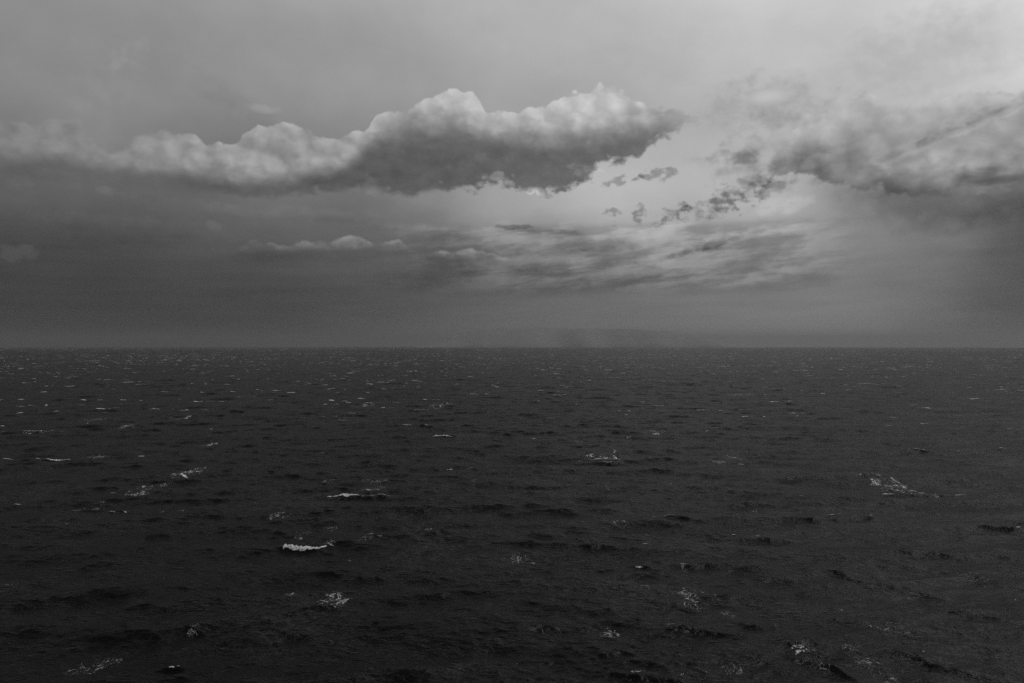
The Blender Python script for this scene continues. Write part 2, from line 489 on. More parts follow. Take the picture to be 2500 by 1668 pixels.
# steep single crests seen in the photograph: (x0, y0, x1, y1, height, breadth)
RIDGES = [
    (652, 1256, 752, 1258, 0.50, 2.2), (745, 1134, 908, 1137, .55, 2.3), (1820, 1190, 2000, 1186, .55, 2.2), (1485, 1181, 1600, 1190, .34, 2.0),
    (1630, 1228, 1800, 1228, .50, 2.1), (1180, 1243, 1440, 1252, .48, 2.6), (2010, 1135, 2250, 1137, .45, 2.2), (2235, 1208, 2345, 1215, .50, 1.8),
    (1350, 1056, 1425, 1058, .5, 2.4), (1060, 1068, 1110, 1072, .4, 2.2), (2060, 1030, 2140, 1036, .45, 2.3), (370, 1524, 425, 1520, .32, .9),
    (2080, 1485, 2125, 1490, .25, .9), (2150, 1402, 2290, 1420, .45, 1.3), (1900, 1300, 2010, 1330, .32, 1.6), (1450, 1295, 1620, 1293, .34, 1.8),
    (2020, 1262, 2330, 1275, .36, 2.2), (640, 1396, 800, 1390, .26, 1.3), (1660, 1420, 1780, 1435, .26, 1.2), (1840, 1505, 1960, 1540, .38, 1.1),
    (2090, 1500, 2240, 1535, .34, 1.0), (1520, 1440, 1700, 1455, .26, 1.2), (1430, 1545, 1580, 1560, .34, 1.0), (1180, 1110, 1350, 1112, .32, 2.4),
    (1440, 1047, 1600, 1052, .34, 2.6), (1700, 1150, 1850, 1158, .34, 2.3), (200, 1168, 310, 1171, .36, 2.0), (10, 1055, 170, 1053, .5, 2.6),
    (900, 975, 1005, 976, .6, 3.2), (980, 998, 1055, 999, .55, 3.2), (210, 938, 260, 939, .8, 3.6), (0, 992, 110, 991, .6, 3.2)]


def local_crests(x, y, dz):
    for i, (a, b, c, d, h, w) in enumerate(RIDGES):
        w = w * 1.15
        X0, Y0 = ground(a, b, .6); X1, Y1 = ground(c, d, .6)
        L = math.hypot(X1 - X0, Y1 - Y0); ux, uy = (X1 - X0) / L, (Y1 - Y0) / L
        R = L * 0.95 + 8
        m = np.nonzero((np.abs(x - (X0 + X1) / 2) < R) & (np.abs(y - (Y0 + Y1) / 2) < R))[0]
        if not len(m): continue
        px, py = x[m] - (X0 + X1) / 2, y[m] - (Y0 + Y1) / 2
        u = px * ux + py * uy; v = -px * uy + py * ux
        v = v + 0.8 * w * vnoise(u, u * 0, 0.16, 2, seed=i) + 0.25 * w * vnoise(u, v, 0.45, 3, seed=i + 40)
        env = ss(np.abs(u), L * 0.95, L * 0.1) * (0.85 + 0.35 * vnoise(u, v * 0.5, 0.25, 2, seed=i + 9))
        prof_ = np.where(v < 0, np.exp(-(v / (w * 0.42)) ** 2), np.exp(-(np.abs(v) / (w * 1.15)) ** 1.3))
        trough = -0.2 * np.exp(-((v + w * 1.15) / (w * 0.7)) ** 2)
        dz[m] += 1.4 * h * env * (prof_ + trough)


def displace(x, y):
    """wave shift of the rest points x, y: arrays of equal length"""
    x = x.astype(np.float64); y = y.astype(np.float64)
    d = np.hypot(x, y)
    s = STEP * d * (1 + np.maximum(0, (d - 3200.0) / 600.0))
    dx = np.zeros(len(x), np.float32); dy = dx.copy(); dz = dx.copy()
    gust = 1.0 + 0.28 * vnoise(x, y, 0.011, 3, seed=3) + 0.15 * vnoise(x, y, 0.05, 2, seed=8)
    for kx, ky, k, a, p, lam in WAVES:
        w = ss(lam / s, 2.0, 3.6)
        m = np.nonzero(w > 0.001)[0]
        if not len(m): continue
        ph = (kx * x[m] + ky * y[m] + p) % 6.2831853
        ph = ph.astype(np.float32); wa_ = (a * w[m]).astype(np.float32)
        sn = np.sin(ph) * wa_
        dz[m] += np.cos(ph) * wa_
        dx[m] -= kx / k * sn; dy[m] -= ky / k * sn
    for (h, hx, hy, sx), lm, rot in TILES:
        w = ss(lm * 1.4 / s, 2.0, 3.2) * gust
        m = np.nonzero(w > 0.001)[0]
        if not len(m): continue
        c, q = math.cos(math.radians(rot)), math.sin(math.radians(rot))
        tx, ty = x[m] * c - y[m] * q, x[m] * q + y[m] * c
        ww = w[m].astype(np.float32)
        dz[m] += samp(h, sx, tx, ty) * ww
        ax, ay = samp(hx, sx, tx, ty) * ww, samp(hy, sx, tx, ty) * ww
        dx[m] += (ax * c + ay * q) * 1.1; dy[m] += (-ax * q + ay * c) * 1.1
    local_crests(x, y, dz)
    dz -= (d * d / EARTH).astype(np.float32)
    return dx, dy, dz


# ------------------------------------------------------------------ materials
def new_mat(name):
    m = bpy.data.materials.new(name); m.use_nodes = True
    m.node_tree.nodes.clear(); V.nt = m.node_tree
    return m, m.node_tree


def mat_water():
    m, nt = new_mat('sea_water')
    out = nt.nodes.new('ShaderNodeOutputMaterial')
    b = nt.nodes.new('ShaderNodeBsdfGlossy')
    geo = nt.nodes.new('ShaderNodeNewGeometry')
    sp = nt.nodes.new('ShaderNodeSeparateXYZ'); nt.links.new(geo.outputs['Position'], sp.inputs[0])
    x, y, z = V(sp.outputs[0]), V(sp.outputs[1]), V(sp.outputs[2])
    # wind ripples finer than the mesh, stretched along the crests, in patches
    r1 = noise(x * 0.55 + y * 0.12, y * 1.25 - x * 0.1, 1.9, 4, 0.6)
    r2 = noise(x * 0.5 - y * 0.2, y * 1.15 + x * 0.2, 0.8, 3, 0.55, 40, 3)
    patchy = noise(x, y * 0.6, 0.035, 3, 0.55, 9, 30)
    streak = noise(x * 0.35 - y * 0.05, y, 0.09, 4, 0.6, 3, 8)
    hgt = r1 * 0.12 + r2 * 0.20
    bp = nt.nodes.new('ShaderNodeBump'); bp.inputs['Distance'].default_value = 1.0
    st = sstep(patchy + streak * 0.8, -0.5, 0.5, 0.45, 0.9)
    nt.links.new(st.s, bp.inputs['Strength']); nt.links.new(hgt.s, bp.inputs['Height'])
    nt.links.new(bp.outputs[0], b.inputs['Normal'])
    b.inputs['Color'].default_value = (1, 1, 1, 1)
    fr = nt.nodes.new('ShaderNodeFresnel'); fr.inputs['IOR'].default_value = 1.30
    nt.links.new(bp.outputs[0], fr.inputs['Normal'])
    deep = nt.nodes.new('ShaderNodeBsdfDiffuse'); dc = nt.nodes.new('ShaderNodeCombineColor')
    thr = noise(x * 0.8 + 0.5 * r2, y * 0.6, 0.35, 5, 0.6, 77, 5)                      # threads of spent foam and air bubbles in the water
    dcv = sstep(abs(thr), 0.10, 0.0) * sstep(patchy + noise(x, y * 0.5, 0.06, 2, 0.5, 12, 60), 0.0, 0.7) * 0.022 + 0.003
    for i in range(3): nt.links.new(dcv.s, dc.inputs[i])
    nt.links.new(dc.outputs[0], deep.inputs['Color'])
    mx = nt.nodes.new('ShaderNodeMixShader')
    ff = V(fr.outputs[0]); ff = ff * 0.46 / (ff * 1.05 + 1.0)          # a ruffled sea never mirrors fully at grazing angles
    nt.links.new(ff.s, mx.inputs[0]); nt.links.new(deep.outputs[0], mx.inputs[1]); nt.links.new(b.outputs[0], mx.inputs[2])
    rg = sstep(streak + patchy * 0.6, -0.5, 0.5, 0.17, 0.27)
    nt.links.new(rg.s, b.inputs['Roughness'])
    nt.links.new(mx.outputs[0], out.inputs['Surface'])
    return m


def mat_foam():
    m, nt = new_mat('foam')
    out = nt.nodes.new('ShaderNodeOutputMaterial')
    geo = nt.nodes.new('ShaderNodeNewGeometry')
    sp = nt.nodes.new('ShaderNodeSeparateXYZ'); nt.links.new(geo.outputs['Position'], sp.inputs[0])
    x, y, z = V(sp.outputs[0]), V(sp.outputs[1]), V(sp.outputs[2])
    at = nt.nodes.new('ShaderNodeAttribute'); at.attribute_name = 'cover'
    c = V(at.outputs['Fac'])
    n = noise(x * 0.8, y + z * 1.5, 3.2, 5, 0.7)
    a = sstep(c + n * 0.55, 0.08, 0.85)
    b = nt.nodes.new('ShaderNodeBsdfDiffuse')
    col = nt.nodes.new('ShaderNodeCombineColor')
    g = 0.72 + n * 0.16
    for i in range(3): nt.links.new(g.s, col.inputs[i])
    nt.links.new(col.outputs[0], b.inputs['Color'])
    bp = nt.nodes.new('ShaderNodeBump'); bp.inputs['Distance'].default_value = 0.12; bp.inputs['Strength'].default_value = 0.7
    nt.links.new(n.s, bp.inputs['Height']); nt.links.new(bp.outputs[0], b.inputs['Normal'])
    tr = nt.nodes.new('ShaderNodeBsdfTransparent')
    mx = nt.nodes.new('ShaderNodeMixShader')
    nt.links.new(a.s, mx.inputs[0]); nt.links.new(tr.outputs[0], mx.inputs[1]); nt.links.new(b.outputs[0], mx.inputs[2])
    nt.links.new(mx.outputs[0], out.inputs['Surface'])
    return m


def mat_plain(name, g, rough=0.7):
    m, nt = new_mat(name)
    out = nt.nodes.new('ShaderNodeOutputMaterial'); b = nt.nodes.new('ShaderNodeBsdfPrincipled')
    tc = nt.nodes.new('ShaderNodeTexCoord'); n = nt.nodes.new('ShaderNodeTexNoise'); n.inputs['Scale'].default_value = 12
    nt.links.new(tc.outputs['Object'], n.inputs['Vector'])
    r = nt.nodes.new('ShaderNodeMapRange'); r.inputs[3].default_value = g * 0.7; r.inputs[4].default_value = g * 1.3
    nt.links.new(n.outputs[0], r.inputs[0]); nt.links.new(r.outputs[0], b.inputs['Base Color'])
    b.inputs['Roughness'].default_value = rough
    nt.links.new(b.outputs[0], out.inputs['Surface'])
    return m


M_WATER, M_FOAM = mat_water(), mat_foam()


# ------------------------------------------------------------------ the sea: rings round the viewer, fine towards the horizon seen, coarse elsewhere
def build_sea():
    rad = [58.0]
    while rad[-1] < 40000.0:
        d = rad[-1]
        rad.append(d + STEP * d * (1 + max(0.0, (d - 3200.0) / 600.0)))
    rad[-1] = 40000.0
    rad = np.array(rad)
    th = np.radians(np.linspace(-38.5, 38.5, 1130))
    R, T = np.meshgrid(rad, th, indexing='ij')
    x, y = (R * np.sin(T)).ravel(), (R * np.cos(T)).ravel()
    dx, dy, dz = displace(x, y)
    v = np.stack([x + dx, y + dy, dz], -1)
    q = grid_quads(len(rad), len(th))
    nv = len(v)
    # the rest of the circle
    rad2 = np.concatenate([np.geomspace(1.0, 40000.0, 70)])
    th2 = np.radians(np.linspace(38.5, 321.5, 180))
    R, T = np.meshgrid(rad2, th2, indexing='ij')
    x2, y2 = (R * np.sin(T)).ravel(), (R * np.cos(T)).ravel()
    v2 = np.stack([x2, y2, 0.12 * vnoise(x2, y2, 0.05, 2) - (x2 * x2 + y2 * y2) / EARTH], -1)
    q2 = grid_quads(len(rad2), len(th2), nv)
    rad3 = np.geomspace(1.0, 58.0, 60); th3 = np.radians(np.linspace(-38.5, 38.5, 80))
    R, T = np.meshgrid(rad3, th3, indexing='ij')
    x3, y3 = (R * np.sin(T)).ravel(), (R * np.cos(T)).ravel()
    v3 = np.stack([x3, y3, 0.12 * vnoise(x3, y3, 0.05, 2)], -1)
    q3 = grid_quads(len(rad3), len(th3), nv + len(v2))
    me = np_mesh('sea', np.concatenate([v, v2, v3]), np.concatenate([q, q2, q3]))
    link('water', me, [M_WATER], kind='structure')


build_sea()


# ------------------------------------------------------------------ foam
class Foam:
    """collects foam pieces that end in one mesh"""
    def __init__(s): s.v, s.q, s.c, s.n = [], [], [], 0

    def put(s, v, q, c):
        s.v.append(v); s.q.append(q + s.n); s.c.append(c); s.n += len(v)

    def build(s, name, **kw):
        if not s.v: return None
        v, q, c = np.concatenate(s.v), np.concatenate(s.q), np.concatenate(s.c)
        keep = np.max(c[q], axis=1) > 0.02
        q = q[keep]
        if not len(q): return None
        used = np.zeros(len(v), bool); used[q.ravel()] = True
        idx = np.cumsum(used) - 1
        v, c, q = v[used], c[used], idx[q]
        loc = None
        if kw.get('kind') != 'stuff':
            loc = Vector([float(t) for t in v.mean(0)]); v = v - v.mean(0)
        return link(name, np_mesh(name, v, q, {'cover': c}), [M_FOAM], loc=loc, **kw)


def surface(x, y, lift):
    dx, dy, dz = displace(x, y)
    return np.stack([x + dx, y + dy, dz + lift], -1)


def roll(F, px, py, w, h, bright=1.0, slope=0.0, bow=0.0, seed=0, taper=0.5):
    """a breaking crest: a thick ragged roll of foam. px, py centre, w, h size in photo pixels; slope, bow in photo pixels over its width"""
    X, Y = ground(px, py, 0.5)
    d = math.hypot(X, Y)
    L = w / F_PX * d; H = min(max(h / F_PX * d, 0.25), 0.17 * L + 0.1 if L > 3 else 0.14 * L)
    nu = int(min(max(L / (d * 0.0009), 14), 150)); nv = 11
    u = np.linspace(-1, 1, nu); a = np.linspace(0, 1, nv)
    U, A = np.meshgrid(u, a, indexing='ij')
    # the centre line in photo pixels, laid back on the sea
    yy = (slope * U * 0.5 + bow * (U * U - 0.5)) / F_PX * d * (d / CAM_H)
    wob = 0.35 * H * vnoise(U * L / 2, U * 0, 1.1 / max(H, .3), 3, seed=seed)
    env = ss(1 - np.abs(U), 0.0, max(taper, 0.9 if L < 4 else 0)) ** 1.2 * (0.82 + 0.5 * vnoise(U * L / 2, U * 0, 1.1 / H, 5, 0.65, seed=seed + 5))
    env = np.clip(env, 0.02, 1.3)
    env = env * (1 - 0.6 * (U + 1) * 0.5)
    halfw = 1.25 * H * np.clip(env, 0.1, 2)
    ang = A * math.pi
    off = np.cos(ang) * halfw * (1 + 0.3 * vnoise(U * L / 2, A * 2, 2.5 / H, 3, seed=seed + 6))
    rise = np.sin(ang) * H * (0.5 if L > 4 else 0.38) * np.clip(env, 0.05, 2)
    x = X + U * L / 2 + off * 0.1
    y = Y + yy + wob + off - 0.35 * H
    lump = vnoise(x, y + rise, 2.6 / max(H, .3) , 4, seed=seed + 2) * 0.2 * H * np.sin(ang)
    p = surface(x.ravel(), y.ravel(), (rise + lump).ravel() + 0.03 + 0.00015 * d)
    cov = np.clip(env * 1.7, 0, 1) * np.clip(np.sin(ang) ** 0.7 * 1.6, 0, 1.25) * bright
    cov *= 0.78 + 0.75 * vnoise(x, y * 1.5 + rise * 2, 2.6 / max(H, .3), 4, 0.6, seed=seed + 3)
    F.put(p, grid_quads(nu, nv), np.clip(cov, 0, 1.2).ravel())


def lace(F, px, py, w, h, bright=0.7, seed=0, slope=0.0, scale=1.0):
    """the net of foam a spent breaker leaves on the water"""
    w = w * 1.45; h = h * 1.45
    X, Y = ground(px, py, 0.1)
    d = math.hypot(X, Y)
    L = w / F_PX * d; D = h / F_PX * d * d / CAM_H
    res = max(d * 0.00055, 0.05)
    nu = int(min(max(L / res, 10), 260)); nv = int(min(max(D / (res * 1.6), 8), 260))
    U, W = np.meshgrid(np.linspace(-1, 1, nu), np.linspace(-1, 1, nv), indexing='ij')
    x = X + U * L / 2
    y = Y + W * D / 2 - slope * U * 0.5 / F_PX * d * d / CAM_H
    fx = 0.85 * scale * max(1.0, 150.0 / d) ** 0.5; fy = fx * 0.55
    if d > 250: fx *= 250.0 / d; fy *= 250.0 / d
    wx = x + 0.8 / fx * 0.5 * vnoise(x, y, fx * 0.8, 2, seed=seed + 1); wy = y + 0.9 / fx * vnoise(x, y, fx * 0.7, 2, seed=seed + 2)
    n1 = vnoise(wx * fx, wy * fy, 1.3, 3, .55, seed=seed + 3); n2 = vnoise(wx * fx, wy * fy, 2.7, 2, .5, seed=seed + 4)
    r = np.sqrt(U * U + W * W) + 0.45 * vnoise(x * fx, y * fy, 0.55, 3, seed=seed + 5)
    env = ss(r, 1.0, 0.3)
    fil = np.maximum(ss(np.abs(n1), 0.05 + 0.13 * env, 0.0), 0.8 * ss(np.abs(n2), 0.04 + 0.12 * env, 0.0))
    clump = ss(vnoise(x * fx, y * fy, 0.8, 2, seed=seed + 8), -0.3, 0.4)
    bright = bright * (0.64 if d < 170 else 0.9)
    cov = fil * ss(env, 0.02, 0.6) * (0.3 + 0.8 * clump) * bright * 1.15
    cov += ss(env, 0.2, 1.0) * clump * 0.10 * bright
    p = surface(x.ravel(), y.ravel(), np.full(x.size, 0.025 + 0.0002 * d))
    F.put(p, grid_quads(nu, nv)[:, ::-1], np.clip(cov, 0, 1).ravel())


def line(F, px, py, w, bright=0.4, slope=0.0, seed=0):
    roll(F, px, py, w, 1.6, bright, slope=slope, seed=seed, taper=0.9)


LX = lambda zx: zx * 0.5084
RX = lambda zx: 1175 + zx * 0.5084
ZY = lambda zy: 770.8 + zy * 0.5084
# single whitecaps big enough to be told apart: (what, label, pieces); a piece is (kind, side, x, y, w, h, brightness, extra)
NAMED = [
    ('whitecap', 'brightest long white breaking crest, slightly sagging, left of centre in the near water',
     [('roll', 'L', 1376, 950, 196, 14, 1.0, dict(bow=7, slope=3, taper=.14)), ('line', 'L', 1490, 940, 60, 3, .7, dict(slope=-9)),
      ('lace', 'L', 1500, 938, 50, 16, .5, dict(slope=-8))]),
    ('whitecap', 'long thin curved white crest trailing a fine line to its right, beyond the brightest crest',
     [('roll', 'L', 1560, 712, 190, 10, .95, dict(bow=4, slope=4, taper=.4)), ('line', 'L', 1730, 711, 120, 3, .6, {}),
      ('lace', 'L', 1685, 700, 85, 30, .6, {})]),
    ('whitecap', 'ragged slanting white splash in the left middle water, rising to the right',
     [('roll', 'L', 836, 628, 66, 13, .95, dict(slope=-9)), ('lace', 'L', 848, 618, 100, 34, .9, dict(slope=-10)), ('line', 'L', 860, 609, 60, 3, .6, {})]),
    ('whitecap', 'small white crest with a spray of lacy foam above it, left of the ragged splash',
     [('roll', 'L', 650, 704, 50, 7, .8, {}), ('lace', 'L', 648, 694, 120, 40, .55, {}), ('line', 'L', 510, 697, 40, 3, .6, {})]),
    ('whitecap', 'widest bright white crest in the far water at left',
     [('roll', 'L', 470, 330, 76, 8, 1.0, {}), ('line', 'L', 530, 322, 60, 3, .5, {})]),
    ('whitecap', 'long broken white line on a low ridge at the left edge',
     [('roll', 'L', 265, 555, 130, 6, .8, {}), ('roll', 'L', 175, 552, 30, 4, .7, {}), ('roll', 'L', 42, 545, 50, 5, .75, {})]),
    ('whitecap', 'short bright crest alone on a dark thin ridge, lower left water',
     [('roll', 'L', 575, 785, 30, 11, .9, dict(slope=-4)), ('line', 'L', 520, 787, 100, 3, .4, {})]),
    ('whitecap', 'small bright dash alone near the bottom edge at left',
     [('roll', 'L', 783, 1479, 44, 13, .95, dict(slope=-3)), ('line', 'L', 812, 1472, 30, 3, .6, dict(slope=-2))]),
    ('whitecap', 'short white crest alone in the middle water just left of centre',
     [('roll', 'L', 2032, 590, 46, 7, .9, {}), ('line', 'L', 2120, 594, 70, 3, .45, {})]),
    ('foam_patch', 'round lacy foam patch below the brightest crest, near bottom centre-left',
     [('lace', 'L', 1505, 1195, 135, 74, .75, dict(slope=-14)), ('roll', 'L', 1516, 1230, 26, 6, .6, dict(slope=-5))]),
    ('foam_patch', 'small squiggle of foam just left of the round lacy patch',
     [('lace', 'L', 1325, 1168, 56, 20, .9, dict(slope=12)), ('line', 'L', 1320, 1165, 40, 4, .6, dict(slope=8))]),
    ('foam_patch', 'pair of small rounded foam nets right of the brightest crest',
     [('lace', 'L', 1665, 908, 66, 42, .6, {}), ('lace', 'L', 1716, 912, 34, 34, .6, {})]),
    ('foam_patch', 'small ring of foam directly above the brightest crest',
     [('lace', 'L', 1360, 900, 56, 38, .6, {})]),
    ('foam_patch', 'wide faint foam net near the bottom left corner',
     [('lace', 'L', 400, 1455, 200, 56, .45, {})]),
    ('whitecap', 'bright white splash with tangled foam behind it, right of centre in the middle water',
     [('lace', 'R', 410, 550, 110, 30, 1.0, {}), ('lace', 'R', 445, 524, 50, 26, .7, dict(slope=-8)), ('roll', 'R', 390, 555, 60, 7, .8, {}),
      ('line', 'R', 440, 565, 110, 3, .6, {}), ('line', 'R', 300, 560, 80, 3, .4, {})]),
    ('whitecap', 'small bright breaking crest farther out, above and right of the tangled splash',
     [('roll', 'R', 650, 440, 44, 9, 1.0, {}), ('line', 'R', 695, 443, 50, 3, .6, {}), ('lace', 'R', 662, 433, 60, 16, .6, {})]),
    ('whitecap', 'pair of white dashes on one line in the far water, right of centre',
     [('roll', 'R', 1180, 296, 60, 6, .85, {}), ('roll', 'R', 1250, 295, 52, 8, .95, {}), ('line', 'R', 1325, 296, 44, 3, .6, {}), ('line', 'R', 1386, 296, 34, 3, .5, {})]),
    ('whitecap', 'wide tangle of white foam with a broken bright edge at its foot, right side',
     [('lace', 'R', 1712, 672, 125, 62, .85, dict(slope=10)), ('roll', 'R', 1690, 708, 66, 7, .8, dict(slope=2))]),
    ('whitecap', 'white edge of a dark ridge immediately right of the wide foam tangle',
     [('lace', 'R', 1835, 722, 64, 26, .8, dict(slope=6)), ('roll', 'R', 1845, 712, 60, 5, .8, {}), ('line', 'R', 2020, 709, 100, 4, .6, {}), ('line', 'R', 1900, 712, 60, 3, .5, {})]),
    ('whitecap', 'thin white arc sloping down to the right, right side beyond the wide foam tangle',
     [('roll', 'R', 1785, 506, 50, 7, .85, dict(slope=7)), ('roll', 'R', 1840, 515, 66, 4, .8, dict(slope=2))]),
    ('foam_patch', 'two loose foam nets side by side, right of centre in the middle water',
     [('lace', 'R', 990, 550, 80, 24, .75, dict(slope=8)), ('lace', 'R', 910, 566, 90, 14, .6, {}), ('line', 'R', 1035, 576, 60, 3, .6, {})]),
    ('foam_patch', 'long branching foam net in the lower water right of centre',
     [('lace', 'R', 800, 1175, 230, 72, .62, dict(slope=14)), ('lace', 'R', 600, 1142, 76, 46, .5, dict(slope=-8))]),
    ('foam_patch', 'foam net spread in an arc near the bottom edge at centre',
     [('lace', 'R', 435, 1340, 150, 52, .72, {}), ('lace', 'R', 350, 1318, 60, 24, .4, {})]),
    ('foam_patch', 'foam net slanting down to the right, lower right water',
     [('lace', 'R', 1705, 1322, 125, 56, .72, dict(slope=36))]),
    ('foam_patch', 'dense rounded foam net by the bottom edge, right of centre',
     [('lace', 'R', 1350, 1442, 90, 74, .8, dict(slope=8))]),
    ('foam_patch', 'loose foam net falling steeply to the right at the bottom right',
     [('lace', 'R', 1612, 1480, 90, 96, .75, dict(slope=60))]),
    ('foam_patch', 'foam clump cut by the bottom edge of the view, centre-right',
     [('lace', 'R', 790, 1556, 90, 28, .8, {})]),
    ('whitecap', 'short pale crest on a dark ridge in the lower right corner water',
     [('roll', 'R', 1856, 1410, 34, 9, .8, dict(slope=4))]),
    ('whitecap', 'tiny white curl on the tip of a dark wave near the lower right edge',
     [('roll', 'R', 2010, 1238, 15, 14, .7, dict(slope=12))]),
    ('whitecap', 'white crest touching the right edge of the view on a dark ridge',
     [('roll', 'R', 2280, 864, 36, 8, .9, {})]),
    ('whitecap', 'string of small white tips along a long dark wave right of centre',
     [('roll', 'R', 1440, 810, 66, 5, .75, {}), ('roll', 'R', 1480, 806, 24, 5, .6, {}), ('roll', 'R', 1622, 811, 26, 6, .8, {}), ('line', 'R', 1370, 815, 60, 3, .5, dict(slope=-5))]),
]
